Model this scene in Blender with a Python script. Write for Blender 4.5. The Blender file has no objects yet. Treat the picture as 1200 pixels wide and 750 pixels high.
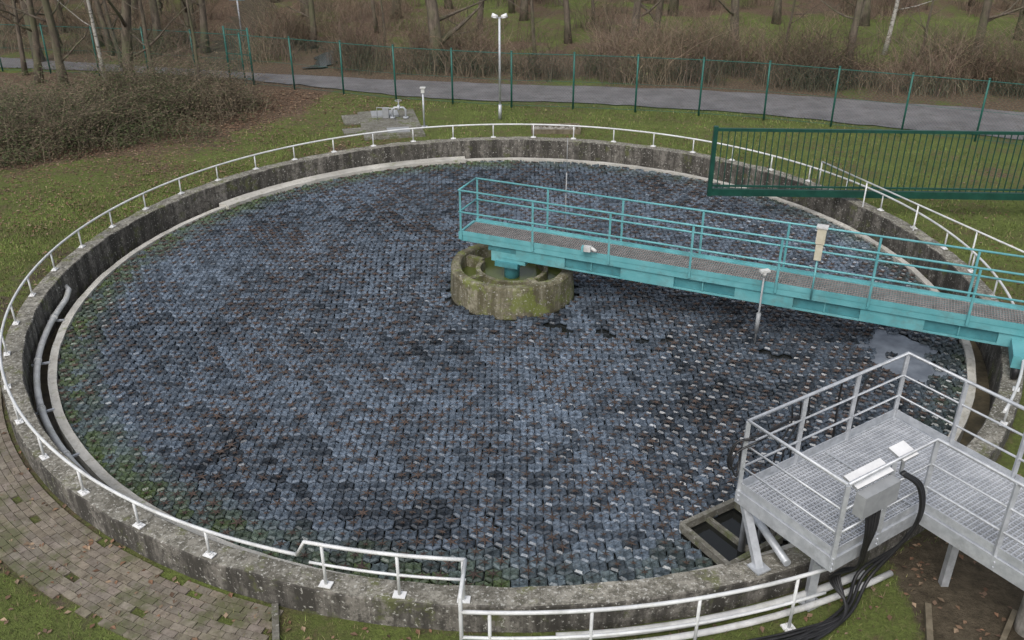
import bpy, math, random
import numpy as np
from mathutils import Vector, Matrix, noise as mn
random.seed(7); np.random.seed(7)
S=bpy.context.scene
S.view_settings.view_transform='Standard'; S.view_settings.look='None'; S.view_settings.exposure=0
pi=math.pi; rad=math.radians
R=random.uniform
# ------------------------------------------------------------------ materials
def newmat(name):
    m=bpy.data.materials.new(name); m.use_nodes=True
    nt=m.node_tree; b=nt.nodes["Principled BSDF"]
    return m,nt,b
def coord(nt,scale=(1,1,1)):
    tc=nt.nodes.new("ShaderNodeTexCoord"); mp=nt.nodes.new("ShaderNodeMapping")
    mp.inputs['Scale'].default_value=scale
    nt.links.new(tc.outputs['Object'],mp.inputs['Vector']); return mp.outputs[0]
def nz(nt,vec,scale,detail=4,rough=.6,dist=0):
    n=nt.nodes.new("ShaderNodeTexNoise"); n.inputs['Scale'].default_value=scale
    n.inputs['Detail'].default_value=min(detail,5); n.inputs['Roughness'].default_value=rough; n.inputs['Distortion'].default_value=dist
    nt.links.new(vec,n.inputs['Vector']); return n.outputs[0]
def ramp(nt,fac,stops):
    r=nt.nodes.new("ShaderNodeValToRGB"); e=r.color_ramp.elements
    while len(e)>1: e.remove(e[-1])
    for i,(p,c) in enumerate(stops):
        if not isinstance(c,(tuple,list)): c=(c,c,c)
        if i==0: e[0].position=p; e[0].color=(*c,1)
        else:
            x=e.new(p); x.color=(*c,1)
    nt.links.new(fac,r.inputs[0]); return r.outputs[0]
def mix(nt,fac,a,b,mode='MIX'):
    m=nt.nodes.new("ShaderNodeMix"); m.data_type='RGBA'; m.blend_type=mode
    for v,i in((fac,0),(a,6),(b,7)):
        if isinstance(v,(int,float)): m.inputs[i].default_value=v
        elif isinstance(v,tuple): m.inputs[i].default_value=(*v,1)
        else: nt.links.new(v,m.inputs[i])
    return m.outputs[2]
def bump(nt,b,h,strength=.3,dist=.02):
    n=nt.nodes.new("ShaderNodeBump"); n.inputs['Strength'].default_value=strength; n.inputs['Distance'].default_value=dist
    nt.links.new(h,n.inputs['Height']); nt.links.new(n.outputs[0],b.inputs['Normal'])
def vary(name,c1,c2,scale=4,rough=.7,metal=0,bs=.2,bscale=30,bd=.005,spec=.5,dirt=None):
    m,nt,b=newmat(name); v=coord(nt)
    f=nz(nt,v,scale,3); col=ramp(nt,f,[(.35,c1),(.65,c2)])
    if dirt: col=mix(nt,ramp(nt,nz(nt,v,3.5,5,.75),[(.5,0.),(.68,.6)]),col,dirt)
    nt.links.new(col,b.inputs['Base Color']); b.inputs['Roughness'].default_value=rough; b.inputs['Metallic'].default_value=metal
    b.inputs['Specular IOR Level'].default_value=spec
    if bs: bump(nt,b,nz(nt,v,bscale,2),bs,bd)
    return m
def attr(nt,name):
    a=nt.nodes.new("ShaderNodeAttribute"); a.attribute_name=name; return a
def concrete(name,light,dark,moss,mossamt=.55,streak=True,dk=.5,lich=.66):
    m,nt,b=newmat(name); v=coord(nt)
    vs=coord(nt,(1,1,.12))
    f1=nz(nt,v,1.1,4); c=ramp(nt,f1,[(.3,tuple(x*.55 for x in light)),(.7,light)])
    if streak:
        f2=nz(nt,vs,3.2,5,.7); c=mix(nt,ramp(nt,f2,[(.42,0.),(.6,1.)]),dark,c)
    f3=nz(nt,v,7,5,.85); c=mix(nt,ramp(nt,f3,[(dk-.10,.9),(dk+.06,0.)]),c,dark)
    f4=nz(nt,v,2.3,5,.75); c=mix(nt,ramp(nt,f4,[(mossamt,0.),(mossamt+.1,.85)]),c,moss)
    f5=nz(nt,v,22,3,.6); c=mix(nt,ramp(nt,f5,[(lich-.05,0.),(lich+.02,.75)]),c,(.5,.49,.45))
    nt.links.new(c,b.inputs['Base Color']); b.inputs['Roughness'].default_value=.9
    bump(nt,b,nz(nt,v,35,4,.7),.6,.015)
    return m
M={}
M['wall']=concrete('stained_concrete',(.27,.25,.22),(.045,.041,.035),(.09,.10,.035),.56)
M['rim']=concrete('rim_concrete',(.36,.34,.29),(.085,.078,.06),(.12,.13,.045),.55,False,.53,.62)
M['lip']=concrete('pale_concrete',(.60,.58,.53),(.30,.28,.23),(.18,.21,.08),.60,False,.44)
M['col']=concrete('column_concrete',(.37,.34,.25),(.09,.08,.045),(.15,.175,.04),.50)
M['slab']=concrete('slab_concrete',(.24,.23,.2),(.09,.085,.06),(.10,.12,.04),.52,False)
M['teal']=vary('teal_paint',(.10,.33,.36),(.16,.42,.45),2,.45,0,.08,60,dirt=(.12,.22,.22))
M['teald']=vary('teal_paint_dark',(.05,.20,.23),(.08,.27,.30),3,.5,0,.1,60,dirt=(.05,.11,.11))  # darker teal, used on the parts below the deck
M['green']=vary('green_powder_coat',(.005,.045,.032),(.010,.068,.048),4,.45,0,0)
M['fgreen']=vary('fence_green_paint',(.012,.10,.08),(.02,.13,.105),4,.5,0,0)
M['galv']=vary('galvanised_steel',(.42,.44,.47),(.55,.57,.60),9,.45,.3,.1,50,dirt=(.30,.31,.32))
M['galvg']=vary('galvanised_grating',(.44,.46,.50),(.60,.62,.66),5,.5,.2,0)
M['grat']=vary('bridge_grating_steel',(.30,.27,.26),(.44,.40,.39),5,.6,.2,0)
M['white']=vary('white_pipe_paint',(.55,.56,.57),(.72,.73,.73),3,.45,0,.05,40,dirt=(.40,.40,.36))
M['pvc']=vary('grey_white_pipe',(.50,.50,.50),(.66,.66,.64),5,.5,0,.05,40,dirt=(.34,.34,.28))
M['black']=vary('black_rubber',(.012,.012,.013),(.02,.02,.022),8,.45,0,.1,80)
M['box']=vary('cream_enclosure',(.50,.46,.35),(.60,.56,.46),8,.5,0,0,dirt=(.35,.31,.22))
M['boxg']=vary('grey_enclosure',(.26,.27,.28),(.32,.33,.34),8,.5,0,0)
M['wpanel']=vary('white_panel',(.72,.72,.72),(.8,.8,.8),8,.4,0,0)
M['asphalt']=vary('asphalt',(.13,.12,.125),(.19,.178,.183),1.2,.75,0,.4,90,.01,dirt=(.085,.072,.06))
M['stone']=vary('field_stone',(.16,.15,.13),(.33,.31,.28),6,.85,0,.5,20,.02)
M['wood']=vary('old_timber',(.11,.09,.06),(.2,.17,.12),6,.85,0,.4,30,.01)
M['debris']=vary('brown_leaf_debris',(.032,.024,.021),(.085,.055,.042),9,.8,0,.3,60,.01)
m,nt,b=newmat('clay_paver'); v=coord(nt); a=attr(nt,'col')
c=mix(nt,.75,ramp(nt,nz(nt,v,14),[(.3,(.14,.12,.095)),(.7,(.28,.25,.205))]),a.outputs[0],'MULTIPLY')
c=mix(nt,ramp(nt,nz(nt,v,1.6,5,.7),[(.5,0.),(.62,.85)]),c,(.095,.10,.045))
c=mix(nt,ramp(nt,nz(nt,v,7,5,.8),[(.52,0.),(.6,.7)]),c,(.075,.06,.042))
nt.links.new(c,b.inputs['Base Color']); b.inputs['Roughness'].default_value=.85; bump(nt,b,nz(nt,v,50,2),.4,.01); M['paver']=m
m,nt,b=newmat('hex_float_plastic'); v=coord(nt); a=attr(nt,'col')
c=mix(nt,.75,a.outputs[0],ramp(nt,nz(nt,v,15,4,.8),[(.36,(.22,.22,.23)),(.64,(1.35,1.37,1.4))]),'MULTIPLY')
nt.links.new(c,b.inputs['Base Color'])
b.inputs['Roughness'].default_value=.28; b.inputs['Specular IOR Level'].default_value=.8
bump(nt,b,nz(nt,v,45,2),.4,.008); M['tile']=m
def water(name,col,rough=.05,bs=.1,bscale=8):
    m,nt,b=newmat(name); v=coord(nt); b.inputs['Base Color'].default_value=(*col,1); b.inputs['Roughness'].default_value=rough
    bump(nt,b,nz(nt,v,bscale,3),bs,.02); return m
M['water']=water('dark_tank_water',(.012,.013,.012))
M['stream']=water('stream_water',(.06,.065,.065),.12)
M['skysheen']=vary('painted_sky_sheen',(.10,.115,.14),(.20,.225,.26),2.5,.15,0,.1,6,.01)  # pale sky reflection on open water, put into the base colour
M['gwater']=water('algae_water',(.09,.11,.03),.2)
M['sludge']=vary('channel_sludge',(.06,.05,.03),(.14,.115,.07),5,.45,0,.4,20,.02)
m,nt,b=newmat('ground_cover'); v=coord(nt); a=attr(nt,'mask'); sp=nt.nodes.new("ShaderNodeSeparateColor"); nt.links.new(a.outputs[0],sp.inputs[0])
g=ramp(nt,nz(nt,v,.9,5,.75),[(.32,(.15,.13,.065)),(.46,(.125,.155,.045)),(.65,(.165,.21,.055))])
g=mix(nt,ramp(nt,nz(nt,v,16,5,.8),[(.35,.7),(.6,0.)]),g,(.07,.075,.03))
lf=ramp(nt,nz(nt,v,11,5,.8),[(.3,(.055,.037,.027)),(.5,(.13,.09,.062)),(.68,(.24,.18,.125))])
so=ramp(nt,nz(nt,v,7,5,.75),[(.3,(.05,.04,.028)),(.7,(.14,.115,.08))])
def brk(o,s):
    mm=nt.nodes.new("ShaderNodeMath"); mm.operation='ADD'; nt.links.new(o,mm.inputs[0]); nt.links.new(nz(nt,v,s,5,.75),mm.inputs[1]); return ramp(nt,mm.outputs[0],[(.82,0.),(1.0,1.)])
c=mix(nt,brk(sp.outputs[0],4),g,lf); c=mix(nt,brk(sp.outputs[1],3),c,so)
nt.links.new(c,b.inputs['Base Color']); b.inputs['Roughness'].default_value=.95; b.inputs['Specular IOR Level'].default_value=.15
bump(nt,b,nz(nt,v,22,4,.8),.9,.05); M['ground']=m
def attrmat(name,rough=.8):
    m,nt,b=newmat(name); a=attr(nt,'col')
    nt.links.new(a.outputs[0],b.inputs['Base Color']); b.inputs['Roughness'].default_value=rough; b.inputs['Specular IOR Level'].default_value=.2
    return m
M['blade']=attrmat('grass_blade'); M['leaf']=attrmat('leaf'); M['twig']=attrmat('twig_bark')
m,nt,b=newmat('bark'); v=coord(nt); vs=coord(nt,(1,1,.25))
c=ramp(nt,nz(nt,vs,9,5,.7),[(.3,(.045,.036,.028)),(.7,(.19,.155,.12))])
c=mix(nt,ramp(nt,nz(nt,v,1.2,3),[(.45,0.),(.62,.7)]),c,(.11,.115,.06))
nt.links.new(c,b.inputs['Base Color']); b.inputs['Roughness'].default_value=.95; M['bark']=m
m,nt,b=newmat('birch_bark'); v=coord(nt,(1,1,3))
c=ramp(nt,nz(nt,v,4,5,.7),[(.38,(.05,.045,.04)),(.46,(.4,.38,.34)),(.8,(.5,.48,.44))]); nt.links.new(c,b.inputs['Base Color']); b.inputs['Roughness'].default_value=.8; M['birch']=m
# ------------------------------------------------------------------ mesh builder
class MB:
    def __init__(s): s.v=[];s.f=[];s.m=[];s.s=[];s.c=[];s.cc=(1,1,1)
    def add(s,vs,fs,mat=0,sm=False):
        o=len(s.v); s.v+= [tuple(x) for x in vs]; s.c+=[s.cc]*len(vs)
        for f in fs: s.f.append(tuple(i+o for i in f)); s.m.append(mat); s.s.append(sm)
    def box(s,c,size,mat=0,rz=0):
        hx,hy,hz=size[0]/2,size[1]/2,size[2]/2; cs,sn=math.cos(rz),math.sin(rz)
        vs=[]
        for z in(-hz,hz):
            for x,y in((-hx,-hy),(hx,-hy),(hx,hy),(-hx,hy)):
                vs.append((c[0]+x*cs-y*sn,c[1]+x*sn+y*cs,c[2]+z))
        s.add(vs,[(3,2,1,0),(4,5,6,7),(0,1,5,4),(1,2,6,5),(2,3,7,6),(3,0,4,7)],mat)
    def beam(s,p,q,w,h,mat=0):
        p=Vector(p);q=Vector(q);d=(q-p).normalized(); up=Vector((0,0,1))
        if abs(d.z)>.95: up=Vector((0,1,0))
        x=d.cross(up).normalized(); y=x.cross(d)
        vs=[]
        for e in(p,q):
            for a,bq in((-1,-1),(1,-1),(1,1),(-1,1)): vs.append(e+x*(a*w/2)+y*(bq*h/2))
        s.add(vs,[(3,2,1,0),(4,5,6,7),(0,1,5,4),(1,2,6,5),(2,3,7,6),(3,0,4,7)],mat)
    def tube(s,pts,r,n=8,mat=0,closed=False):
        pts=[Vector(p) for p in pts]; k=len(pts)
        if not isinstance(r,(list,tuple)): r=[r]*k
        vs=[];x=None
        for i in range(k):
            a=pts[i-1] if (i>0 or closed) else pts[i]; c=pts[(i+1)%k] if (i<k-1 or closed) else pts[i]
            d=(c-a)
            if d.length<1e-9: d=Vector((0,0,1))
            d.normalize()
            if x is None:
                x=d.cross(Vector((0,0,1)));
                if x.length<.05: x=d.cross(Vector((0,1,0)))
            else: x=x-d*x.dot(d)
            x.normalize(); y=d.cross(x)
            for j in range(n):
                t=2*pi*j/n; vs.append(pts[i]+(x*math.cos(t)+y*math.sin(t))*r[i])
        fs=[]
        for i in range(k if closed else k-1):
            i2=(i+1)%k
            for j in range(n): fs.append((i*n+j,i*n+(j+1)%n,i2*n+(j+1)%n,i2*n+j))
        s.add(vs,fs,mat,True)
        if not closed and n>3:
            o=len(s.v)-len(vs)
            s.f.append(tuple(o+j for j in range(n))[::-1]); s.m.append(mat); s.s.append(False)
            s.f.append(tuple(o+(k-1)*n+j for j in range(n))); s.m.append(mat); s.s.append(False)
    def lathe(s,prof,a0=0,a1=360,seg=180,mats=0,cap=True,jit=0):
        full=abs(a1-a0)>=360; k=len(prof); vs=[];n=seg if full else seg+1
        for i in range(n):
            a=rad(a0+(a1-a0)*i/seg)
            for (r,z) in prof:
                rr=r; zz=z
                if jit:
                    q=mn.noise(Vector((math.cos(a)*r*2,math.sin(a)*r*2,z*3))); rr+=q*jit; zz+=mn.noise(Vector((math.cos(a)*r*3,math.sin(a)*r*3,z*3+9)))*jit
                vs.append((math.cos(a)*rr,math.sin(a)*rr,zz))
        fs=[[] for _ in range(k)]
        for i in range(seg):
            i2=(i+1)%n
            for j in range(k): fs[j].append((i*k+j,i2*k+j,i2*k+(j+1)%k,i*k+(j+1)%k))
        o=len(s.v); s.v+=vs; s.c+=[s.cc]*len(vs)
        for j in range(k):
            mt=mats if isinstance(mats,int) else mats[j]
            for f in fs[j]: s.f.append(tuple(o+q for q in f)); s.m.append(mt); s.s.append(False)
        if not full and cap:
            s.f.append(tuple(o+j for j in range(k))); s.m.append(mats if isinstance(mats,int) else mats[0]);s.s.append(False)
            s.f.append(tuple(o+seg*k+j for j in range(k))[::-1]); s.m.append(mats if isinstance(mats,int) else mats[0]);s.s.append(False)
    def make(s,name,mats,color=False):
        me=bpy.data.meshes.new(name); me.from_pydata(s.v,[],s.f)
        for q in mats: me.materials.append(M[q])
        me.polygons.foreach_set('material_index',s.m); me.polygons.foreach_set('use_smooth',s.s)
        if color:
            ca=me.color_attributes.new('col','FLOAT_COLOR','POINT'); arr=np.ones((len(s.v),4),dtype=np.float32); arr[:,:3]=np.array(s.c,dtype=np.float32); ca.data.foreach_set('color',arr.ravel())
        me.update(); o=bpy.data.objects.new(name,me); S.collection.objects.link(o); return o
def arc(r,z,a0,a1,step=2):
    n=max(2,int(abs(a1-a0)/step)); return [(r*math.cos(rad(a0+(a1-a0)*i/n)),r*math.sin(rad(a0+(a1-a0)*i/n)),z) for i in range(n+1)]
def smooth(pts,n=6):
    P=[Vector(p) for p in pts]; P=[P[0]*2-P[1]]+P+[P[-1]*2-P[-2]]; out=[]
    for i in range(1,len(P)-2):
        for k in range(n):
            t=k/n; a,b_,c_,d=P[i-1],P[i],P[i+1],P[i+2]
            out.append(.5*((2*b_)+(c_-a)*t+(2*a-5*b_+4*c_-d)*t*t+(3*b_-a-3*c_+d)*t**3))
    out.append(P[-2]); return out
GZ=.10
# ------------------------------------------------------------------ tank
b=MB()
b.lathe([(9.15,-.6),(9.15,.485),(9.165,.5),(9.475,.5),(9.49,.485),(9.49,-.6)],mats=[0,0,1,0,0,0],seg=300,jit=.022)
b.lathe([(8.72,-.6),(8.72,.05),(8.86,.05),(8.86,-.6)],mats=[2,2,2,2],seg=260,jit=.012)
b.lathe([(8.80,-.5),(9.2,-.5),(9.2,-.28),(8.80,-.28)],mats=3,seg=180)
b.lathe([(8.62,-.3),(8.62,.09),(8.98,.09),(8.98,-.3)],a0=99,a1=147,mats=2,seg=60,jit=.008)
b.make('circular_clarifier_tank',['wall','rim','lip','sludge'])
b=MB(); n=128; vs=[(0,0,-.06)]+[(8.74*math.cos(2*pi*i/n),8.74*math.sin(2*pi*i/n),-.06) for i in range(n)]
b.add(vs,[(0,1+i,1+(i+1)%n) for i in range(n)]); b.make('tank_water',['water'])
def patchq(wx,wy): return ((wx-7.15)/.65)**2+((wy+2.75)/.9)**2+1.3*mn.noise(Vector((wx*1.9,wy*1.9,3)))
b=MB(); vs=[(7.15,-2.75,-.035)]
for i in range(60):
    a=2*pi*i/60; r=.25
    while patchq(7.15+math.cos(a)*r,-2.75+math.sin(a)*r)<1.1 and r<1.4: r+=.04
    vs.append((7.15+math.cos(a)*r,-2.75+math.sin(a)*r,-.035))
b.add(vs,[(0,1+i,1+(i+1)%60) for i in range(60)]); b.make('sky_sheen_patch',['skysheen'])  # added sheet painted as sky sheen where the floats are missing
# ------------------------------------------------------------------ hex floats
def hexfloats():
    F2=.228; Rr=F2/math.sqrt(3)
    tv=[];tf=[];tm=[]
    def hx(r,z,off=0): return [(r*math.cos(pi/3*i+pi/6+off),r*math.sin(pi/3*i+pi/6+off),z) for i in range(6)]
    tv+=hx(Rr*.94,-.03)+hx(Rr*.94,-.004)+hx(Rr*.72,.02)+[(0,0,-.008)]
    for i in range(6):
        j=(i+1)%6; tf+=[(i,j,6+j,6+i),(6+i,6+j,12+j,12+i),(12+i,12+j,18)]; tm+=[0,0,0]
    for k in range(3):
        a=pi/3*k+pi/6; d=(math.cos(a),math.sin(a)); p=(-d[1],d[0]); o=len(tv); L=Rr*.9; w=.008
        for e in(-L,L):
            tv+=[(d[0]*e+p[0]*w,d[1]*e+p[1]*w,.002),(d[0]*e*.96,d[1]*e*.96,.038),(d[0]*e-p[0]*w,d[1]*e-p[1]*w,.002)]
        tf+=[(o,o+3,o+4,o+1),(o+1,o+4,o+5,o+2)]; tm+=[0,0]
    ns=len(tv); tv.append((0,0,.050))
    for i in range(12):
        a=pi/6*i+pi/6; r=Rr*(1.02 if i%2==0 else .24); tv.append((r*math.cos(a),r*math.sin(a),.041 if i%2==0 else .036))
    for i in range(12): tf.append((ns,ns+1+i,ns+1+(i+1)%12)); tm.append(1)
    T=np.array(tv); nv=len(tv)
    V=[];C=[];cnt=0
    dy=F2*math.sqrt(3)/2; row=0; y=-9.0
    while y<9.0:
        x=-9.0+(F2/2 if row%2 else 0)
        while x<9.0:
            wx=x+.35*mn.noise(Vector((x*.22,y*.22,1)))+R(-.009,.009); wy=y+.35*mn.noise(Vector((x*.22,y*.22,7)))+R(-.009,.009)
            x+=F2; r=math.hypot(wx,wy)
            if r>8.77 or r<1.34: continue
            lx=(wx-2.32)*.84+(wy+7.54)*.54; ly=(wx-2.32)*.54-(wy+7.54)*.84
            if -.08<lx<1.0 and -.05<ly<1.0 : continue
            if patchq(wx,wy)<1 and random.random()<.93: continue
            dl=abs((wy+1.7)-(wx-1)*(-.28))
            sunk=.0
            if .2<wx<6 and dl<.13 and mn.noise(Vector((wx*2,wy*2,5)))>.22: continue
            s=R(.35,1.05) if random.random()<.88 else .1
            s*=1.0+.7*mn.noise(Vector((wx*.55,wy*.55,33)))
            s=max(.1,min(1.05,s))
            t=T.copy(); t[ns:,:2]*=s*np.random.uniform(.7,1.15,(13,1)); t[ns:,2]-=(1-min(1,s))*.022
            rot=pi/3*random.randint(0,5)+R(-.12,.12)+.25*mn.noise(Vector((wx*.22,wy*.22,1)))
            tx=rad(R(-5.5,5.5)+8*mn.noise(Vector((wx*.6,wy*.6,11)))); ty=rad(R(-5.5,5.5)+8*mn.noise(Vector((wx*.6,wy*.6,19))))
            mt=np.array((Matrix.Rotation(tx,3,'X')@Matrix.Rotation(ty,3,'Y')@Matrix.Rotation(rot,3,'Z')))
            t=t@mt.T; t+=np.array([wx,wy,-.016+R(-.007,.007)]); V.append(t)
            k=.85+.5*mn.noise(Vector((wx*.35,wy*.35,23)))+R(-.45,.6)
            col=[.100*k,.126*k,.160*k,1]
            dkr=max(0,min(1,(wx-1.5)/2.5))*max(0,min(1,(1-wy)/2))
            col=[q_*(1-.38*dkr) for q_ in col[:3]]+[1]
            g=max(0,min(1,(r-7.9)/.7))*(1 if wx<0 else .35)*R(.2,1)
            col=[col[0]*(1-g)+.10*g,col[1]*(1-g)+.14*g,col[2]*(1-g)+.045*g,1]
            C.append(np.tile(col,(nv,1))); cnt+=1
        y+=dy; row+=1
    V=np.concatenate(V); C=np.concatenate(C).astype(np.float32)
    me=bpy.data.meshes.new('hexagonal_floating_cover')
    fs=[]
    for i in range(cnt):
        o=i*nv; fs+=[tuple(q+o for q in f) for f in tf]
    me.from_pydata(V.tolist(),[],fs); me.materials.append(M['tile']); me.materials.append(M['debris'])
    me.polygons.foreach_set('material_index',tm*cnt)
    ca=me.color_attributes.new('col','FLOAT_COLOR','POINT'); ca.data.foreach_set('color',C.ravel())
    o=bpy.data.objects.new('hexagonal_floating_cover',me); S.collection.objects.link(o)
hexfloats()
# ------------------------------------------------------------------ centre column
b=MB()
b.lathe([(1.26,-.6),(1.30,-.02),(1.27,.55),(1.24,.6),(1.10,.6),(1.07,.57),(1.07,-.6)],seg=72,jit=.03)
b.lathe([(.75,-.3),(.75,.5),(.66,.5),(.66,-.3)],a0=150,a1=395,seg=40,jit=.02)
for a in(38,150,215,300):
    c,s_=math.cos(rad(a)),math.sin(rad(a)); b.beam((c*.7,s_*.7,.22),(c*1.1,s_*1.1,.22),.12,.62)
vs=[(0,0,.3)]+[(1.1*math.cos(2*pi*i/48),1.1*math.sin(2*pi*i/48),.3) for i in range(48)]
b.add(vs,[(0,1+i,1+(i+1)%48) for i in range(48)],1)
b.make('centre_well_column',['col','gwater'])
# ------------------------------------------------------------------ bridge
b=MB(); d=Vector((.917,-.399,0)).normalized(); nn=Vector((-.399,-.917,0)).normalized()
def B(s,o,z): return d*s+nn*o+Vector((0,0,z))
near,far=.27,-.43; s0,s1=-1.03,10.6; zd=1.2
for o in(near,far): b.beam(B(s0,o,zd-.075),B(s1,o,zd-.075),.05,.17,0)
b.beam(B(s0-.026,near,zd-.07),B(s0-.026,far,zd-.07),.05,.16,0)
b.beam(B(s0,near+.028,zd+.01),B(s1,near+.028,zd+.01),.012,.10,0)
b.beam(B(s0,far-.028,zd+.01),B(s1,far-.028,zd+.01),.012,.10,0)
for o in(near-.1,far+.1):
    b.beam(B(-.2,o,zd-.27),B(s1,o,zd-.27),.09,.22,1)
    b.beam(B(-.2,o,zd-.405),B(s1,o,zd-.405),.16,.03,0)
k=0; s=.2
while s<s1:
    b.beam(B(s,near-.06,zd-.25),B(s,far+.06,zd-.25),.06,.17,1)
    if k%2==0: b.beam(B(s,near-.03,zd-.285),B(min(s+1.05,s1),near-.03,zd-.285),.04,.25,0)
    b.beam(B(s+.5,near-.04,zd-.27),B(s+.5,near-.02,zd-.27),.02,.2,0) if k%2 else None
    s+=1.1;k+=1
b.box((0.02,0.0,.85),(.75,.5,.32),0,math.atan2(d.y,d.x)); b.box((0,0,.66),(.5,.62,.1),1,math.atan2(d.y,d.x))
b.beam(B(-.42,near-.05,.98),B(.42,near-.05,.98),.05,.14,1)
b.tube([(0,0,.2),(0,0,.7)],.16,20,1)
s=s0+.03
while s<s1: b.beam(B(s,near-.03,zd-.015),B(s,far+.03,zd-.015),.007,.03,2); s+=.045
for i in range(9):
    o=near-.035+(far-near+.07)*i/8; b.beam(B(s0+.01,o,zd-.02),B(s1,o,zd-.02),.006,.022,2)
RH=.93
for o in(near+.052,far-.052):
    for z in(.47,RH): b.tube([B(s0,o,zd+z),B(s1,o,zd+z)],.02,8,0)
    for i in range(8):
        s=s0+.03+1.58*i
        b.beam(B(s,o,zd-.12),B(s,o,zd+RH-.01),.04,.022,0)
for z in(.47,RH): b.tube([B(s0+.003,near+.05,zd+z),B(s0+.003,far-.05,zd+z)],.019,8,0)
b.beam(B(9.3,.9,.85),B(9.3,-1.1,.85),.2,.22,0)
for o in(.8,-1.0):
    c=B(9.3,o,.64); b.tube([c-d*.05,c+d*.05],.13,20,3)
b.make('scraper_bridge_walkway',['teal','teald','grat','black'])
b=MB(); p=B(5.95,near+.12,0)
b.box((p.x,p.y,zd+1.12),(.15,.12,.28),0,-.41); b.box((p.x,p.y,zd+1.28),(.19,.16,.03),1,-.41); b.box((p.x,p.y,zd+.82),(.12,.09,.30),0,-.41); b.tube([(p.x,p.y,zd+.66),(p.x,p.y,zd-.1)],.018,8,2)
b.make('measurement_cabinet',['box','pvc','teal'])
b=MB(); p=B(1.75,near+.12,0)
b.box((p.x,p.y,zd+.16),(.14,.1,.10),0,-.3); b.tube([(p.x+.07,p.y,zd+.18),(p.x+.17,p.y-.05,zd+.12)],.033,10,0); b.box((p.x-.09,p.y,zd+.16),(.04,.11,.11),1,-.3)
b.make('security_camera_unit',['pvc','teal'])
b=MB(); p=B(5.1,near+.12,0)
b.tube([(p.x,p.y,-.1),(p.x,p.y,zd+.2)],.018,12,0); b.tube([(p.x,p.y,zd+.2),(p.x,p.y,zd+.28)],.045,12,1); b.box((p.x,p.y,zd+.30),(.18,.1,.04),1,.3); b.tube([(p.x,p.y,.25),(p.x,p.y,.65)],.04,12,0)
b.make('level_probe',['boxg','pvc'])
b=MB(); p=B(.95,far-.1,0); b.tube([(p.x,p.y,zd-.1),(p.x,p.y,zd+1.3)],.012,6,0); b.tube([(p.x,p.y,zd+1.3),(p.x,p.y,zd+2.0)],.006,6,0); b.make('antenna_rod',['boxg'])
# ------------------------------------------------------------------ rim railing
b=MB(); rr=9.40; zt=.90
b.tube(arc(rr,zt,-40,254.5,1.5),.023,8,0)
k=-38.
while k<254:
    c,s_=math.cos(rad(k)),math.sin(rad(k))
    b.tube([(c*rr,s_*rr,.5),(c*rr,s_*rr,zt)],.018,8,0); b.box((c*rr,s_*rr,.517),(.14,.10,.014),1,rad(k)+pi/2); b.box((c*rr,s_*rr,.535),(.06,.05,.03),1,rad(k))
    for e in(-.05,.05): b.tube([(c*rr-s_*e,s_*rr+c*e,.52),(c*rr-s_*e,s_*rr+c*e,.545)],.009,6,0)
    k+=7.3
pts=arc(rr,zt,252,254.5,1)+arc(rr,1.12,255.2,266.8,1.5)
b.tube(pts[2:],.024,8,0); b.tube(arc(rr,.82,255.4,266.8,1.5),.018,8,0)
for k in(256.5,262,266.6):
    c,s_=math.cos(rad(k)),math.sin(rad(k)); b.tube([(c*rr,s_*rr,.5),(c*rr,s_*rr,1.12)],.02,8,0); b.box((c*rr,s_*rr,.517),(.15,.11,.014),1,rad(k)+pi/2)
a0=266.8; c,s_=math.cos(rad(a0)),math.sin(rad(a0))
b.tube([(c*9.4,s_*9.4,1.12),(c*9.95,s_*9.95,1.12),(c*9.97,s_*9.97,1.10),(c*9.97,s_*9.97,GZ)],.024,8,0)
b.tube(arc(9.97,.90,a0,291.5,1.5),.024,8,0); b.tube(arc(9.97,.52,a0,291.5,1.5),.02,8,0)
for k in(268.6,275.,282.,289.):
    c,s_=math.cos(rad(k)),math.sin(rad(k)); b.tube([(c*9.97,s_*9.97,GZ),(c*9.97,s_*9.97,.9)],.02,8,0); b.box((c*9.97,s_*9.97,GZ+.01),(.14,.14,.02),1,rad(k))
q0=Vector((7.88,5.12,0)); q1=Vector((10.9,-2.7,0))
for z in(1.12,): b.tube([q0+Vector((0,0,z)),q1+Vector((0,0,z))],.02,8,0)
for t in(.0,.2,.4,.6,.8,1):
    p=q0.lerp(q1,t); b.tube([(p.x,p.y,GZ if t>.1 else .5),(p.x,p.y,1.12)],.018,8,0)
b.make('white_tube_railing',['white','wpanel'])
b=MB()
pp=[(9.2*math.cos(rad(182)),9.2*math.sin(rad(182)),.22),(9.06*math.cos(rad(183)),9.06*math.sin(rad(183)),.2),(9.02*math.cos(rad(185)),9.02*math.sin(rad(185)),.14)]+arc(9.02,.13,187,226,2)
b.tube(pp,.055,12,0)
b.tube(smooth([(9.02*math.cos(rad(226)),9.02*math.sin(rad(226)),.13),(9.0*math.cos(rad(229)),9.0*math.sin(rad(229)),.05),(8.98*math.cos(rad(231)),8.98*math.sin(rad(231)),-.25)],5),.055,12,0)
for k in(190,201,212,222): c,s_=math.cos(rad(k)),math.sin(rad(k)); b.tube([(c*9.02+.04*s_,s_*9.02-.04*c,.13),(c*9.02-.04*s_,s_*9.02+.04*c,.13)],.068,12,0); b.beam((c*8.84,s_*8.84,.06),(c*9.15,s_*9.15,.06),.04,.03,1)
b.make('channel_pipe',['pvc','galv'])
b=MB(); b.tube(arc(9.66,.2,273,297,2),.05,10,0); b.tube(arc(9.8,.16,276,299,2),.04,10,0); b.make('ground_conduit_pipe',['pvc'])
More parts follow.
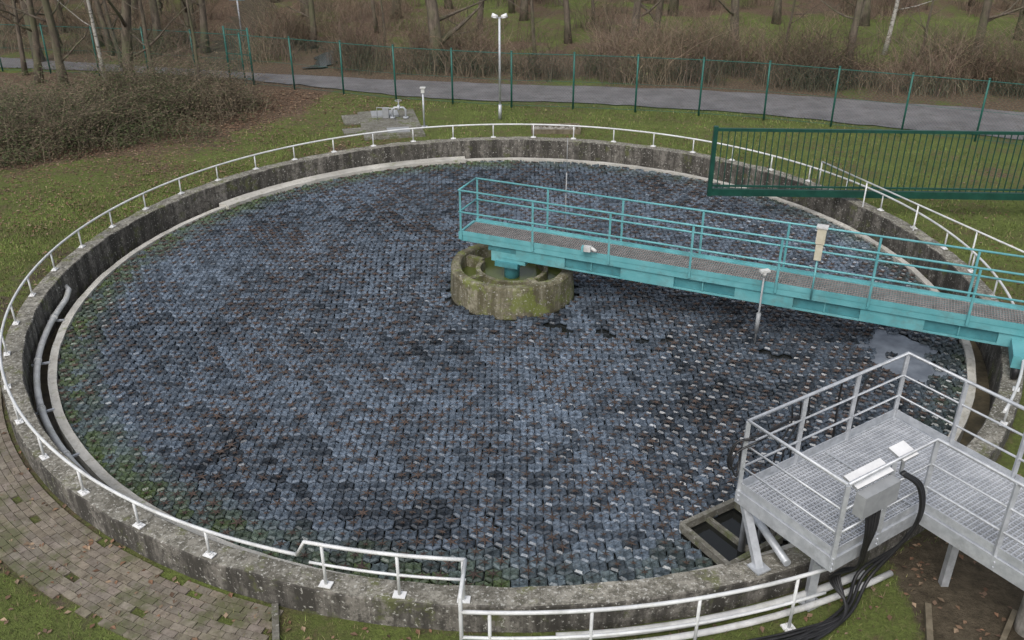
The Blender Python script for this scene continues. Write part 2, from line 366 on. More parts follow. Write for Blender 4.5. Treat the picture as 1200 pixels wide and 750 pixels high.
# ------------------------------------------------------------------ service platform
b=MB(); A=Vector((2.76,-8.36,0)); ea=Vector((.84,.542,0)).normalized(); eb=Vector((.542,-.84,0)).normalized()
def Q(u,v,z): return A+ea*u+eb*v+Vector((0,0,z))
zp=1.3; U1=2.95; V1=1.42; UE=1.5; VE=5.2
edges=[((0,.026),(0,V1-.026)),((UE+.026,V1),(UE+.026,VE)),((U1,.026),(U1,VE))]
for p,q in edges: b.beam(Q(*p,zp-.09),Q(*q,zp-.09),.05,.18,0)
b.beam(Q(-.025,0,zp-.09),Q(U1+.025,0,zp-.09),.05,.182,0); b.beam(Q(-.025,V1,zp-.09),Q(UE,V1,zp-.09),.05,.182,0)
for p,q in (((UE,.03),(UE,V1-.03)),((UE+.06,V1),(U1-.03,V1)),((.03,.75),(U1-.03,.75)),((UE+.06,3.),(U1-.03,3.))): b.beam(Q(*p,zp-.13),Q(*q,zp-.13),.06,.14,0)
u=.05
while u<U1-.03:
    v1=V1 if u<UE+.05 else VE; b.beam(Q(u,.03,zp-.012),Q(u,v1-.03,zp-.012),.009,.03,1); u+=.05
v=.05
while v<VE:
    b.beam(Q(.03 if v<V1-.03 else UE+.06,v,zp-.008),Q(U1-.03,v,zp-.008),.012,.024,1); v+=.06
b.beam(Q(UE,0.04,zp+.012),Q(UE,V1-.04,zp+.012),.035,.01,0)
rails=[[(0,V1),(0,0),(U1,0),(U1,1.7),(U1,VE)],[(0,V1),(UE+.03,V1),(UE+.03,VE)]]
done=set()
for path in rails:
    for z,r_ in((1.0,.024),(.66,.016),(.34,.016)): b.tube([Q(*p,zp+z) for p in path],r_*(1.003 if path is rails[0] else 1),8,0)
    for i in range(len(path)-1):
        p=Vector(path[i]+(0,));q=Vector(path[i+1]+(0,)); L=(q-p).length; n=max(1,round(L/1.0)); dr=(q-p).normalized()
        b.beam(Q(*(p+dr*.03).xy,zp+.07),Q(*(q-dr*.03).xy,zp+.07),.01,.11,0)
        for j in range(n+1):
            c=p.lerp(q,j/n); key=(round(c.x,1),round(c.y,1))
            if key in done: continue
            done.add(key); b.beam(Q(c.x,c.y,zp-.17),Q(c.x,c.y,zp+.99),.052,.036,0)
            for zz in(.06,.13): b.tube([Q(c.x-.035,c.y+.035,zp-zz),Q(c.x+.035,c.y-.035,zp-zz)],.011,6,1)
b.beam(Q(0.05,.08,zp-.18),(2.98,-8.86,.5),.10,.08,0); b.box((2.98,-8.86,.52),(.2,.2,.02),0,.5)
b.beam(Q(.35,1.0,zp-.2),Q(.35,1.0,GZ),.10,.10,0); b.box((*Q(.35,1.0,0).xy,GZ+.02),(.24,.24,.03),0,.5)
b.beam(Q(.05,V1-.02,zp-.2),Q(.35,1.0,.75),.05,.05,0)
b.beam(Q(UE+.5,1.7,zp-.2),Q(UE+.5,1.7,GZ),.09,.09,0)
b.beam(Q(U1-.1,.9,zp-.2),Q(U1-.1,.9,.5),.09,.09,0); b.beam(Q(U1-.1,2.6,zp-.2),Q(U1-.1,2.6,GZ),.09,.09,0); b.beam(Q(UE+.1,3.2,zp-.2),Q(UE+.1,3.2,GZ),.09,.09,0)
b.beam(Q(1.9,.05,zp-.2),Q(2.0,.85,.5),.08,.08,0)
b.make('galvanised_service_platform',['galv','galvg'])
b=MB()
def pan(u,v,z,w,dp,h,tilt,mat_top):
    c=Q(u,v,zp+z); x=ea; y=(eb*math.cos(tilt)+Vector((0,0,-math.sin(tilt)))).normalized(); zz=x.cross(y)*-1
    if zz.z<0: zz=-zz
    vs=[c+x*(a*w/2)+y*(e*dp/2)+zz*(f*h/2) for f in(-1,1) for a,e in((-1,-1),(1,-1),(1,1),(-1,1))]
    b.add(vs,[(3,2,1,0),(0,1,5,4),(1,2,6,5),(2,3,7,6),(3,0,4,7)],0)
    b.add(vs[4:],[(0,1,2,3)],mat_top)
pan(.42,V1-.06,.93,.60,.20,.03,.25,1); pan(.42,V1+.09,.72,.58,.13,.28,0,0); pan(1.02,V1-.08,.98,.26,.22,.03,.25,1)
b.beam(Q(1.02,V1-.05,zp+.7),Q(1.02,V1-.05,zp+.96),.03,.03,0)
for u_ in(.22,.42,.62): b.tube([Q(u_,V1+.09,zp+.585),Q(u_,V1+.09,zp+.53)],.02,8,0)
b.make('control_cabinet',['boxg','wpanel'])
b=MB()
def cab(pts,r=.022,m_=0): b.tube(smooth(pts,8),r,8,m_)
for i in range(5):
    o=i*.045; cab([Q(.30+o*1.3,V1+.09,zp+.56),Q(.30+o,V1+.13,zp+.3),Q(.36+o*.5,V1+.10,zp+.0),Q(.42+o*.5,V1+.03,zp-.35),Q(.45+o,1.15,.55),(3.95-o*.4,-9.3-o*.5,.25),(3.3,-9.5-o,GZ+.05),(2.66,-9.66-o,GZ+.04),(1.8,-9.85-o,GZ+.03),(.8,-10.05-o,GZ+.03)],.014+.006*(i%2))
for i in range(3):
    o=i*.07; cab([Q(.98+o*.3,V1-.02,zp+.74),Q(1.16+o*.4,V1+.12,zp+.55),Q(1.28+o*.3,V1+.14,zp+.1),Q(1.2,V1+.05,zp-.35),Q(.95,1.2+o,.45),(3.95,-9.2-o,.22),(3.3,-9.62-o,GZ+.06),(2.5,-9.95-o,GZ+.05),(1.6,-10.15-o,GZ+.05)],.022)
for o,zz in((0,0),(.05,.05),(.1,-.04)):
    cab([Q(.04,.05+o,zp+.78),Q(-.12-o*.5,-.05+o,zp+.7+zz),Q(-.2-o*.4,-.06+o,zp+.5),Q(-.14,-.05+o,zp+.33+zz),Q(-.02,-.04,zp+.42),Q(0.03,-.03,zp+.7),Q(.3,-.04,zp+.62+zz),Q(.75,-.04,zp+.70),Q(1.2,-.04,zp+.64+zz)],.013)
for s_ in(.8,.95,1.1): cab([Q(s_,-.04,zp+.9),Q(s_+.08,-.08,zp+.6),Q(s_-.05,-.1,zp+.3),Q(s_-.1,-.1,zp+.05),Q(s_,-.12,zp-.5),Q(s_+.05,-.1,0)],.012)
cab([Q(1.7,-.04,zp+.95),Q(1.75,-.07,zp+.5),Q(1.8,-.08,zp)],.014); cab([Q(2.3,-.04,zp+.9),Q(2.2,-.06,zp+.7),Q(2.1,-.05,zp+.4),Q(2.12,-.08,zp-.3)],.014)
b.make('black_cable_bundle',['black'])
b=MB(); fr=[(2.30,-7.55),(3.14,-7.03),(3.60,-7.78),(2.78,-8.34)]
for i in range(4):
    p=Vector((*fr[i],.03));q=Vector((*fr[(i+1)%4],.03+.004*(i%2))); b.beam(p,q,.07,.12,0)
b.beam((2.7,-7.3,-.02),(3.2,-8.05,-.02),.05,.08,0); b.tube([(3.05,-7.9,-.3),(3.05,-7.9,.62),(3.1,-8.1,.66),(3.3,-8.9,.62)],.05,10,1); b.tube([(3.3,-7.8,-.3),(3.3,-7.8,.55),(3.5,-8.4,.6)],.035,10,1)
b.make('scum_removal_frame',['slab','galv'])
# ------------------------------------------------------------------ sliding gate
b=MB(); g0=Vector((4.86,4.10,0)); gd=Vector((1,-.045,0)).normalized(); GL=8.6
def G(s,z): return g0+gd*s+Vector((0,0,z))
b.beam(G(0,.58),G(0,2.32),.10,.10,0); b.beam(G(0.05,.68),G(GL,.68),.10,.17,0); b.beam(G(0.05,2.24),G(GL,2.24),.07,.07,0); b.beam(G(0.05,.84),G(GL,.84),.05,.04,0)
s=.17
while s<GL: b.beam(G(s,.78),G(s,2.22),.020,.020,0); s+=.15
b.beam(G(GL,.0),G(GL,2.5),.14,.14,0); b.beam(G(GL-.6,.0),G(GL-.6,.6),.2,.2,0)
b.make('green_sliding_gate',['green'])
# ------------------------------------------------------------------ fence
FP=[(-27,21.4),(-20.8,20.2),(-14.1,19.0),(-9.1,17.5),(-4.8,15.7),(-.4,14.5),(1.7,14.3),(3.9,13.9),(6,13.5),(8.2,12.9),(10.2,12.1),(11.9,11.3),(13.9,10.6),(15.6,9.7),(19,8),(23,5.5)]
def polysample(P,step):
    out=[];acc=0
    for i in range(len(P)-1):
        p=Vector(P[i]);q=Vector(P[i+1]);L=(q-p).length; t=acc
        while t<L: out.append(p.lerp(q,t/L)); t+=step
        acc=t-L
    return out
b=MB(); posts=polysample(FP,2.15); FH=1.85
for p in posts:
    lx,ly=R(-.02,.02),R(-.02,.02)
    b.tube([(p.x,p.y,GZ),(p.x+lx,p.y+ly,GZ+FH+.06)],.032,8,0)
    b.tube([(p.x+lx,p.y+ly,GZ+FH+.06),(p.x+lx,p.y+ly,GZ+FH+.09)],.038,8,0)
for z in(FH,.95,.08): b.tube([(p.x,p.y,GZ+z) for p in posts],.013 if z==FH else .005,4,0)
ms=polysample(FP,.10); k=17
for i in range(0,len(ms)-k):
    p,q=ms[i],ms[i+k]; b.tube([(p.x,p.y,GZ+.05),(q.x,q.y,GZ+FH)],.002,3,0); b.tube([(q.x,q.y,GZ+.05),(p.x,p.y,GZ+FH)],.002,3,0)
b.make('green_wire_mesh_fence',['fgreen'])
b=MB()
for x,y in((-9.9,17.9),(-10.9,18.3)): b.tube([(x,y,GZ),(x,y,GZ+2.1)],.04,10,0)
for z in(.2,1.1,2.0): b.beam((-9.95,17.92,GZ+z),(-10.85,18.28,GZ+z),.025,.025,0)
for i in range(1,9):
    t=i/9; b.beam((-9.9-t,17.9+.4*t,GZ+.2),(-9.9-t,17.9+.4*t,GZ+2.),.007,.007,0)
b.make('green_pedestrian_gate',['fgreen'])
# ------------------------------------------------------------------ road
far_e=[(-40,27.5),(-22.1,22.9),(-18,21.8),(-9,19.6),(0,17.9),(6.4,17.1),(12.3,15.5),(17.6,13.8),(26,9.6),(40,2)]
near_e=[(-40,24.5),(-21.5,21.0),(-14,19.7),(-9.2,18.2),(-3.1,15.8),(3,14.9),(8.6,13.5),(12.,12.0),(16.5,10.2),(24,6),(36,-2)]
def curve2(P,n):
    P=smooth([(x,y,0) for x,y in P],8); L=[0]
    for i in range(1,len(P)): L.append(L[-1]+(P[i]-P[i-1]).length)
    out=[]
    for k in range(n+1):
        t=L[-1]*k/n; i=max(j for j in range(len(L)) if L[j]<=t+1e-9); i=min(i,len(P)-2)
        out.append(P[i].lerp(P[i+1],(t-L[i])/(L[i+1]-L[i])))
    return out
fe,ne=curve2(far_e,160),curve2(near_e,160)
b=MB(); vs=[]
for i in range(161):
    for t in(0,.33,.66,1):
        p=fe[i].lerp(ne[i],t); j=.2*mn.noise(Vector((p.x*1.3,p.y*1.3,0))) if t in(0,1) else 0
        vs.append((p.x,p.y+j,GZ+.012+(.02 if 0<t<1 else 0)))
b.add(vs,[(i*4+j,i*4+j+1,i*4+j+5,i*4+j+4) for i in range(160) for j in range(3)],0,True); b.make('asphalt_road',['asphalt'])
RC=[(fe[i]+ne[i])/2 for i in range(0,161,3)]
def road_t(x,y): return math.sqrt(min((c.x-x)**2+(c.y-y)**2 for c in RC))
# ------------------------------------------------------------------ ground
def line_side(x,y):
    P=[(-22,6.5),(-14.8,8.1),(-12.6,8.9),(-10.7,10.7),(-7.9,13.8),(-7,17)]
    best=1e9;sg=0
    for i in range(len(P)-1):
        ax,ay=P[i];bx,by=P[i+1];dx,dy_=bx-ax,by-ay; t=max(0,min(1,((x-ax)*dx+(y-ay)*dy_)/(dx*dx+dy_*dy_)))
        ex,ey=x-(ax+dx*t),y-(ay+dy_*t); dd=math.hypot(ex,ey)
        if dd<best: best=dd; sg=1 if dx*ey-dy_*ex>0 else -1
    return best*sg
def masks(x,y):
    n1=mn.fractal(Vector((x*.35,y*.35,0)),1,2,4)
    leaf=0;soil=0
    if y>3 and x<-3 and y<20:
        ls=line_side(x,y); leaf=max(leaf,min(1,max(0,(ls+1.5)/1.8+.3*n1)))
        leaf=max(leaf,.40*max(0,min(1,(ls+5)/4))+.15*n1)
    if y>17.5-x*.2:
        leaf=max(leaf,.65+.4*n1)
        if y>23: leaf=.56+.5*n1
        if x>7 and y>22 and y<33: leaf=.16+.4*n1
        if -6<x<4 and y>26: leaf=.34+.4*n1
    if x>4.6 and y<-7 : soil=min(1,max(0,(x-4.6)*2))
    if y<-5 and x>-3.2 and math.hypot(x,y)<9.75: soil=.4
    if -10<x<-5 and 9<y<14: soil=max(soil,.25+.3*n1)
    r=math.hypot(x,y)
    if x<-5 and y<2 and r<10.6: soil=max(soil,.42)
    tr=abs(x-(-11.8-.15*(y-19)))
    if y>20 and tr<.9: soil=1
    leaf=max(leaf,.24+.22*n1)
    return leaf,soil
radii=[9.47]
while radii[-1]<420: radii.append(radii[-1]+ (.28 if radii[-1]<32 else .28+ (radii[-1]-32)*.12))
NA=420; b=MB(); vs=[];mk=[]
for r in radii:
    for i in range(NA):
        a=2*pi*i/NA; x,y=r*math.cos(a),r*math.sin(a); z=GZ
        if r>10.6:
            z+=.03*mn.noise(Vector((x*.5,y*.5,0)))*min(1,(r-10.6))
            if y>9 and road_t(x,y)<2.6: z=GZ-.02
        if y>24: z+=(.35*mn.noise(Vector((x*.12,y*.12,4)))+.012*(y-24))*min(1,(y-24)/6)
        z=min(z,2.5)
        vs.append((x,y,z)); mk.append((*masks(x,y),0,1) if r<70 else (.6,.2,0,1))
fs=[(i*NA+j,(i+1)*NA+j,(i+1)*NA+(j+1)%NA,i*NA+(j+1)%NA) for i in range(len(radii)-1) for j in range(NA)]
b.add(vs,fs,0,True); go=b.make('grass_ground',['ground'])
ca=go.data.color_attributes.new('mask','FLOAT_COLOR','POINT'); ca.data.foreach_set('color',np.array(mk,dtype=np.float32).ravel())
def gz(x,y):
    return GZ+((.35*mn.noise(Vector((x*.12,y*.12,4)))+.012*(y-24))*min(1,(y-24)/6) if y>24 else 0)
b=MB(); cs=smooth([(-8.2,20.6,0),(-7.8,21.6,0),(-8.1,22.9,0),(-7.5,24.6,0)],6); vs=[]
for i,p in enumerate(cs):
    w=.38+.25*mn.noise(Vector((i*.5,0,0))); vs+=[(p.x-w,p.y-w*.2,gz(p.x,p.y)+.05),(p.x+w,p.y+w*.2,gz(p.x,p.y)+.05)]
b.add(vs,[(2*i,2*i+1,2*i+3,2*i+2) for i in range(len(cs)-1)]); b.make('stream_water',['stream'])
# ------------------------------------------------------------------ paved path
b=MB(); r=9.56
while r<10.55:
    a=205+R(0,.5)
    while a<252.5:
        da=math.degrees(.20/r); c=rad(a+da/2); k=R(.7,1.15)
        if not(r>10.4 and random.random()<.35) and random.random()>.03:
            b.cc=(k,k*R(.93,1),k*R(.85,1)); b.box((math.cos(c)*(r+.05),math.sin(c)*(r+.05),GZ+.0+R(-.003,.006)),(.094,.192,.05),0,c+R(-.03,.03))
        a+=da
    r+=.101
b.make('brick_footpath',['paver'],True)
b=MB(); b.beam((-2.85,-9.0-.1,GZ+.02),(-2.6,-10.1,GZ+.02),.08,.1,0); b.make('kerb_edging',['slab'])
# ------------------------------------------------------------------ grass blades + fallen leaves
b=MB()
def okgrass(x,y):
    r=math.hypot(x,y)
    if r<9.53: return False
    ang=math.degrees(math.atan2(y,x))%360
    if r<10.6 and 204<ang<252.8: return random.random()<.13
    if -5.8<x<-2.3 and 10<y<14.4 : return random.random()<.25
    if y>12 and road_t(x,y)<1.75: return False
    lf,so=masks(x,y)
    return random.random()<(1-.9*min(1,lf*1.2))*(1-min(1,so*1.3))
def blade(x,y,h,w):
    a=R(0,2*pi); dx,dy_=math.cos(a)*w,math.sin(a)*w; l=h*.6; t=R(0,2*pi)
    k=R(.5,1.2)*(1+.5*mn.noise(Vector((x*.9,y*.9,2)))); q=random.random()-.35*mn.noise(Vector((x*.5,y*.5,6))); b.cc=(.165*k,.21*k,.06*k) if q<.68 else ((.25*k,.225*k,.11*k) if q<.9 else (.18*k,.14*k,.085*k))
    b.add([(x-dx,y-dy_,GZ-.01),(x+dx,y+dy_,GZ-.01),(x+math.cos(t)*l,y+math.sin(t)*l,GZ+h)],[(0,1,2)])
for i in range(140000):
    q=random.random()
    if q<.45:
        x,y=R(-8.5,6.5),R(-11.2,-5)
        if y>-6.5 and x>-6: continue
        h,w=R(.02,.085),.006
    elif q<.75:
        a=R(rad(120),rad(200)); r=9.5+abs(random.gauss(0,3)); x,y=r*math.cos(a),r*math.sin(a); h,w=R(.02,.08),.012
    else:
        a=R(rad(-5),rad(125)); r=9.5+R(0,7); x,y=r*math.cos(a),r*math.sin(a); h,w=R(.02,.09),.014
    if okgrass(x,y): blade(x,y,h,w)
b.make('grass_blades',['blade'],True)
b=MB()
def leafq(x,y,z,s,col):
    a=R(0,2*pi); c,s_=math.cos(a)*s,math.sin(a)*s; t=R(-.6,.6)*s; b.cc=col
    b.add([(x-c,y-s_,z),(x+s_*.6,y-c*.6,z+abs(t)),(x+c,y+s_,z+.004),(x-s_*.6,y+c*.6,z+abs(t)*.6)],[(0,1,2,3)])
for i in range(46000):
    q=random.random()
    if q<.75: x,y=R(-17,-3),R(3,17)
    elif q<.85: x,y=R(-8,6),R(-11,-5)
    else: a=R(0,2*pi); r=R(9.6,14); x,y=r*math.cos(a),r*math.sin(a)
    if math.hypot(x,y)<9.52: continue
    if y>12 and road_t(x,y)<1.7 and random.random()<.9: continue
    lf,so=masks(x,y)
    if q>=.75 and random.random()<.7: continue
    if q<.75 and random.random()>lf*1.15: continue
    k=R(.5,1.4); c=random.choice([(.20,.13,.085),(.15,.10,.07),(.26,.19,.13),(.19,.11,.07)])
    leafq(x,y,GZ+R(.005,.03),R(.025,.055),tuple(u*k for u in c))
b.make('fallen_leaves',['leaf'],True)
# ------------------------------------------------------------------ shrubs
def stem(b,x,y,z,h,lean,w,col,segs=3):
    a=R(0,2*pi); dx,dy_=math.cos(a)*lean*h,math.sin(a)*lean*h; p=[(x,y,z)]
    for k in range(1,segs+1):
        t=k/segs; p.append((x+dx*t*t+R(-.09,.09)*h*.6,y+dy_*t*t+R(-.09,.09)*h*.6,z+h*t*(1-.2*t*lean)))
    b.cc=col; b.tube(p,[w*(1-.8*k/segs) for k in range(segs+1)],3,0); return p
def fixleaf():
    for f in range(len(b.m)):
        if len(b.f[f])==4 and not b.s[f]: b.m[f]=1
b=MB()
cl=[]
for i in range(330):
    t=random.random(); P=[(-17.5,7.6),(-14.8,8.3),(-12.6,9.3),(-10.9,11.0),(-8.6,13.6)]; u=t*4*.9999; k=int(u); u-=k
    x=P[k][0]+(P[k+1][0]-P[k][0])*u; y=P[k][1]+(P[k+1][1]-P[k][1])*u; o=abs(R(0,1))**.8*7-.6+mn.noise(Vector((x*.6,y*.6,40))); x-=o*.55; y+=o*.8
    if road_t(x,y)<2.1: continue
    cl.append((x,y,R(.4,1.6)*(.5+.5*min(1,max(0,o)))*(1+.6*mn.noise(Vector((x*.4,y*.4,50))))))
for (x,y,h) in cl:
    gre=mn.noise(Vector((x*.45,y*.45,0))); sp_=R(.3,.7)
    for j in range(15):
        k=R(.4,1.4); pp=stem(b,x+R(-sp_,sp_),y+R(-sp_,sp_),GZ,h*R(.4,1.5),R(.2,1.5),.010,(.20*k,.165*k,.12*k))
        for q in range(16):
            v=pp[random.randint(1,3)]; k=R(.35,1.4)
            c=(.085*k,.11*k,.045*k) if random.random()<.55+gre*.8 else (.19*k,.15*k,.10*k)
            leafq(v[0]+R(-.28,.28),v[1]+R(-.28,.28),max(GZ,v[2]+R(-.3,.12)),R(.025,.055),c)
fixleaf(); b.make('evergreen_shrub_bank',['twig','leaf'],True)
b=MB()
for i in range(900):
    if i<480: x=R(-8,24); y=19.0-.17*x+R(.0,4.2)
    elif i<600: x=R(-26,-9); y=R(21.5,30)-.15*x*.3
    else: x=R(-26,28); y=R(23,42)
    if road_t(x,y)<2.0 or abs(x-(-11.8-.15*(y-19)))<1.1: continue
    if abs(x+8)<.7 and y<24: continue
    if mn.noise(Vector((x*.25,y*.25,8)))<(-.2 if y<24 or x<-6 else -.02) : continue
    if 8<x<20 and 22.5<y<31 and random.random()<.75: continue
    h=R(.5,2.2)*(1.15 if x>4 else 1); sh=random.choice([(.22,.165,.12),(.19,.155,.115),(.26,.20,.14),(.16,.145,.095),(.21,.15,.12)])
    Z=gz(x,y)-.05; dk_=1+.6*mn.noise(Vector((x*.3,y*.3,60)))
    for j in range(26):
        k=R(.5,1.3)*dk_; pp=stem(b,x+R(-.6,.6),y+R(-.6,.6),Z,h*R(.4,1.25),R(.1,1.1),.013,tuple(c*k for c in sh),3)
        for q in range(3):
            v=pp[random.randint(1,3)]; k=R(.5,1.3)*dk_; c=(.21*k,.145*k,.095*k) if random.random()<.7 else (.13*k,.145*k,.065*k)
            leafq(v[0]+R(-.2,.2),v[1]+R(-.2,.2),v[2]+R(-.2,.2),R(.03,.055),c)
        if h>1.1:
            v=pp[2]; b.cc=tuple(c*k for c in sh); b.tube([v,(v[0]+R(-.4,.4),v[1]+R(-.4,.4),v[2]+R(.1,.6))],[.007,.002],3,0)
fixleaf(); b.make('bare_shrub_thicket',['twig','leaf'],True)
# ------------------------------------------------------------------ trees
def tree(x,y,h,r,mat='bark',lo=1.6,lean=0,dens=1.):
    b=MB()
    def br(p,d,r,L,lv):
        seg=(9,5,3,2)[lv]; pts=[p.copy()];rs=[r]
        for i in range(seg):
            d=(d+Vector((R(-1,1),R(-1,1),R(-.4,.7)))*(.09,.25,.28,.3)[lv]).normalized(); p=p+d*(L/seg); pts.append(p.copy()); rs.append(max(.004,r*(1-.85*(i+1)/seg)))
        if lv==0: rs[0]=r*1.35
        b.tube(pts,rs,(9,5,3,3)[lv],0)
        if lv==3: return
        n=int((12,6,3)[lv]*dens)
        for k in range(n):
            t=R(.2,1) if lv else lo/L+(1-lo/L)*(k+R(0,1))/n
            t=min(t,.98); i=int(t*seg); f=t*seg-i; q=pts[i].lerp(pts[i+1],f); dd=(pts[i+1]-pts[i]).normalized()
            a=R(0,2*pi); sd=Vector((math.cos(a),math.sin(a),R(-.2,.5))); nd=(dd*R(.1,.8)+sd).normalized()
            br(q,nd,max(.006,rs[i]*R(.25,.42)),(L*R(.18,.38)*(1.25-t*.6) if lv==0 else L*R(.35,.6)),lv+1)
    br(Vector((x,y,gz(x,y)-.15)),Vector((lean,R(-.05,.05),1)).normalized(),r,h,0)
    b.make('bare_tree' if mat=='bark' else 'birch_tree',[mat])
TL=[(-20,22,10,.2),(-18.3,18.2,9,.15),(-17,17.5,9,.17),(-14.4,17.2,10,.22),(-15.6,24,10,.2),(-13.6,24,9,.18),(-14.4,25,9,.16),(-17.5,23.5,9,.14),(-18.8,25.5,9,.16),(-16.6,27,9,.15),(-20.5,25,9,.15),(-12.9,15.9,7,.10),(-11.2,15.5,7,.07),(-9,25,9,.15),(-9.6,28,9,.16),(-3.0,20.2,12,.28),(-1.6,28,10,.16),(.6,31,10,.2),(2.6,26,9,.16),(5.3,24,10,.2),(6.6,26,10,.18),(9.8,24,10,.22),(13.5,31,10,.2),(13.1,18.6,9,.17),(19.6,22,10,.2),(20.5,18.5,8,.14),(1,22.5,7,.09),(-6,32,11,.22),(8.5,33,11,.24),(18,31,11,.24),(-19,30,11,.25),(24,27,11,.25),(-24,26,10,.22),(-3.5,36,11,.2),(4.5,38,11,.22),(13,39,11,.22),(22,38,11,.22),(-13.5,37,11,.2),(-20,37,11,.2),(-27,33,11,.2),(0,34,11,.15),(11,35,11,.16),(16,27,9,.12),(-11,33,10,.15),(-16,30,9,.12),(-22,29,9,.15),(-6.5,28,9,.10),(4,29,9,.09),(-16,20.8,8,.09),(-19.5,19.6,8,.10),(-5.5,23,6,.06),(11.5,22,6,.07),(16.5,20,6,.07)]
for i,(x,y,h,r) in enumerate(TL): tree(x,y,h,r,'bark',R(.8,1.8),R(-.08,.08),.9)
tree(16.3,23.5,10,.10,'birch',2,.06,.8); tree(-15.9,18.6,9,.08,'birch',2,-.05,.8)
b=MB()
for i in range(700):
    a=R(rad(10),rad(170)); r=R(44,75); x,y=r*math.cos(a),r*math.sin(a); h=R(6,12); k=R(.6,1.2); b.cc=(.15*k,.125*k,.10*k)
    p=[(x,y,GZ),(x+R(-.3,.3),y,h*.5),(x+R(-.8,.8),y,h)]; b.tube(p,[.2,.12,.03],4,0)
    for j in range(9):
        t=R(.15,1); z=h*t; e=R(.8,2.4); a2=R(0,2*pi); b.tube([(x,y,z),(x+math.cos(a2)*e,y+math.sin(a2)*e,z+e*R(.2,1))],[.06,.012],3,0)
b.make('distant_woodland',['twig'],True)
# ------------------------------------------------------------------ small things
b=MB(); x,y=-.4,12.9
b.tube([(x,y,GZ),(x,y,GZ+.5)],.055,12,0); b.tube([(x,y,GZ+.5),(x,y,3.35)],.038,12,0); b.beam((x-.16,y,3.38),(x+.16,y,3.38),.04,.03,0)
for s_ in(-1,1):
    b.tube([(x+s_*.06,y,3.40),(x+s_*.24,y-.02,3.46)],[.05,.07],10,1); b.tube([(x+s_*.14,y,3.43),(x+s_*.15,y,3.37)],[.05,.09],10,1)
b.make('street_lamp',['galv','wpanel'])
b=MB(); x,y=-2.85,11.9
b.tube([(x,y,GZ),(x,y,GZ+1.15)],.03,10,0); b.box((x,y,GZ+1.2),(.11,.11,.14),1); b.box((x,y,GZ+1.29),(.17,.17,.03),1); b.box((x,y,GZ+.02),(.2,.2,.03),0); b.make('bollard_light',['galv','pvc'])
b=MB()
def pad(cx,cy,w,l,rz,z,mt=0): b.box((cx,cy,GZ+z/2),(w,l,z),mt,rz)
pad(-4.0,12.2,1.9,3.2,.22,.08); pad(-5.2,12.8,.9,1.1,.25,.05); pad(-3.7,11.2,1.5,1.0,.2,.14); pad(-5.0,11.4,.8,.6,.3,.05); pad(-4.3,13.2,.9,.7,.2,.14,1); pad(-3.6,11.1,.7,.5,.2,.17,1)
b.make('concrete_shaft_cover',['slab','boxg'])
b=MB(); x,y=-3.75,12.7
b.tube([(x-.22,y,GZ+.1),(x-.22,y,GZ+.38),(x-.15,y,GZ+.45),(x+.15,y,GZ+.45),(x+.22,y,GZ+.38),(x+.22,y,GZ+.1)],.035,10,0)
b.tube([(x-.04,y,GZ+.45),(x+.04,y,GZ+.45)],.09,14,0); b.tube([(x,y,GZ+.45),(x,y,GZ+.68)],.016,8,0); b.tube([(x+.11*math.cos(t*pi/6),y+.11*math.sin(t*pi/6),GZ+.68) for t in range(12)],.012,6,1,closed=True); b.box((x-.45,y+.1,GZ+.25),(.2,.18,.32),1); b.tube([(x-.22,y,GZ+.1),(x-.22,y,GZ+.14)],.09,12,0); b.tube([(x+.22,y,GZ+.1),(x+.22,y,GZ+.14)],.09,12,0)
b.tube([(x-.7,y-.2,GZ+.1),(x-.7,y-.2,GZ+.5),(x-.1,y-.3,GZ+.5),(x-.1,y-.3,GZ+.1)],.015,8,0)
b.make('pipe_valve_assembly',['galv','boxg'])
b=MB(); cx,cy=1.4,11.5
for p,q in(((-.75,-.35),(.75,-.35)),((.75,-.35),(.75,.35)),((.75,.35),(-.75,.35)),((-.75,.35),(-.75,-.35))): b.beam((cx+p[0],cy+p[1],GZ+.07),(cx+q[0],cy+q[1],GZ+.07),.07,.16,1)
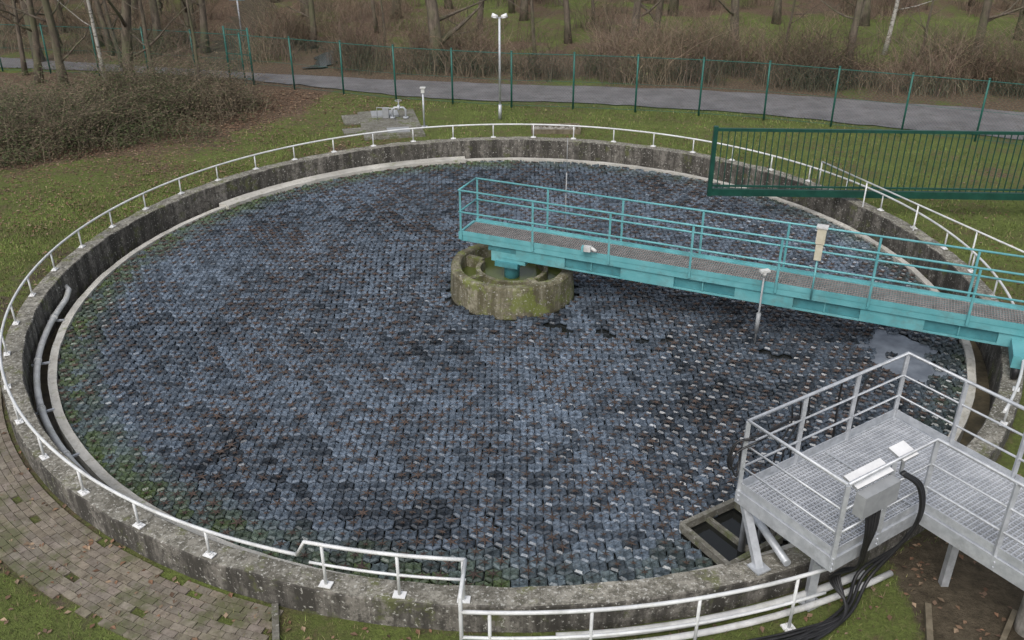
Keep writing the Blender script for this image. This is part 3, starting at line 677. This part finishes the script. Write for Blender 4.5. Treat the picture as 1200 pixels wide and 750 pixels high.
for i in range(70):
    x,y,s=cx+R(-.66,.66),cy+R(-.26,.26),R(.05,.1)
    me_=[(math.cos(a)*s*R(.7,1.1),math.sin(a)*s*R(.7,1.1)) for a in [k*pi/3 for k in range(6)]]
    vs=[(x+u*.9,y+v_*.9,GZ) for u,v_ in me_]+[(x+u,y+v_,GZ+s*.7) for u,v_ in me_]+[(x,y,GZ+s*R(1.1,1.5))]
    b.add(vs,[(k,(k+1)%6,6+(k+1)%6,6+k) for k in range(6)]+[(6+k,6+(k+1)%6,12) for k in range(6)],0)
b.make('stone_filled_planter',['stone','wood'])
b=MB(); x,y=-12.6,26.5
b.tube([(x,y,0),(x,y,2.4)],.04,8,0); b.box((x,y-.03,2.2),(.7,.03,.5),1); b.make('information_sign',['galv','teal'])
b=MB(); b.lathe([(0.0,.05),(.16,.05),(.16,.62),(.13,.68),(0.0,.7)],seg=20); o=b.make('concrete_bollard',['stone']); o.location=(6.05,-9.45,0)
b=MB(); b.beam((4.6,-10.2,GZ+.03),(5.0,-9.1,GZ+.03),.07,.1,0); b.beam((5.2,-10.2,GZ+.03),(6.0,-9.2,GZ+.03),.06,.08,0); b.make('timber_edging',['wood'])
# ------------------------------------------------------------------ light + camera
w=bpy.data.worlds.new("World"); S.world=w; w.use_nodes=True; nt=w.node_tree; bg=nt.nodes["Background"]
sk=nt.nodes.new("ShaderNodeTexSky"); sk.sky_type='NISHITA'; sk.sun_disc=False; sk.sun_elevation=rad(50); sk.sun_rotation=rad(200); sk.air_density=1.2; sk.dust_density=4; sk.ozone_density=1.5
hs=nt.nodes.new("ShaderNodeHueSaturation"); hs.inputs['Saturation'].default_value=.42
nt.links.new(sk.outputs[0],hs.inputs['Color']); nt.links.new(hs.outputs[0],bg.inputs['Color']); bg.inputs['Strength'].default_value=.15
sl=bpy.data.lights.new('sun','SUN'); sl.energy=1.5; sl.angle=rad(35); sl.color=(1,.97,.93)
so_=bpy.data.objects.new('sun',sl); S.collection.objects.link(so_)
sd=Vector((math.sin(rad(200))*math.cos(rad(50)),math.cos(rad(200))*math.cos(rad(50)),math.sin(rad(50))))
so_.rotation_euler=sd.to_track_quat('Z','Y').to_euler()
cd=bpy.data.cameras.new("camera"); cam=bpy.data.objects.new("camera",cd); S.collection.objects.link(cam)
cam.location=(0,-17.2,8.25); cam.rotation_euler=(pi/2-rad(27.6),0,0); cd.lens=1065/1200*36; cd.clip_end=900; S.camera=cam
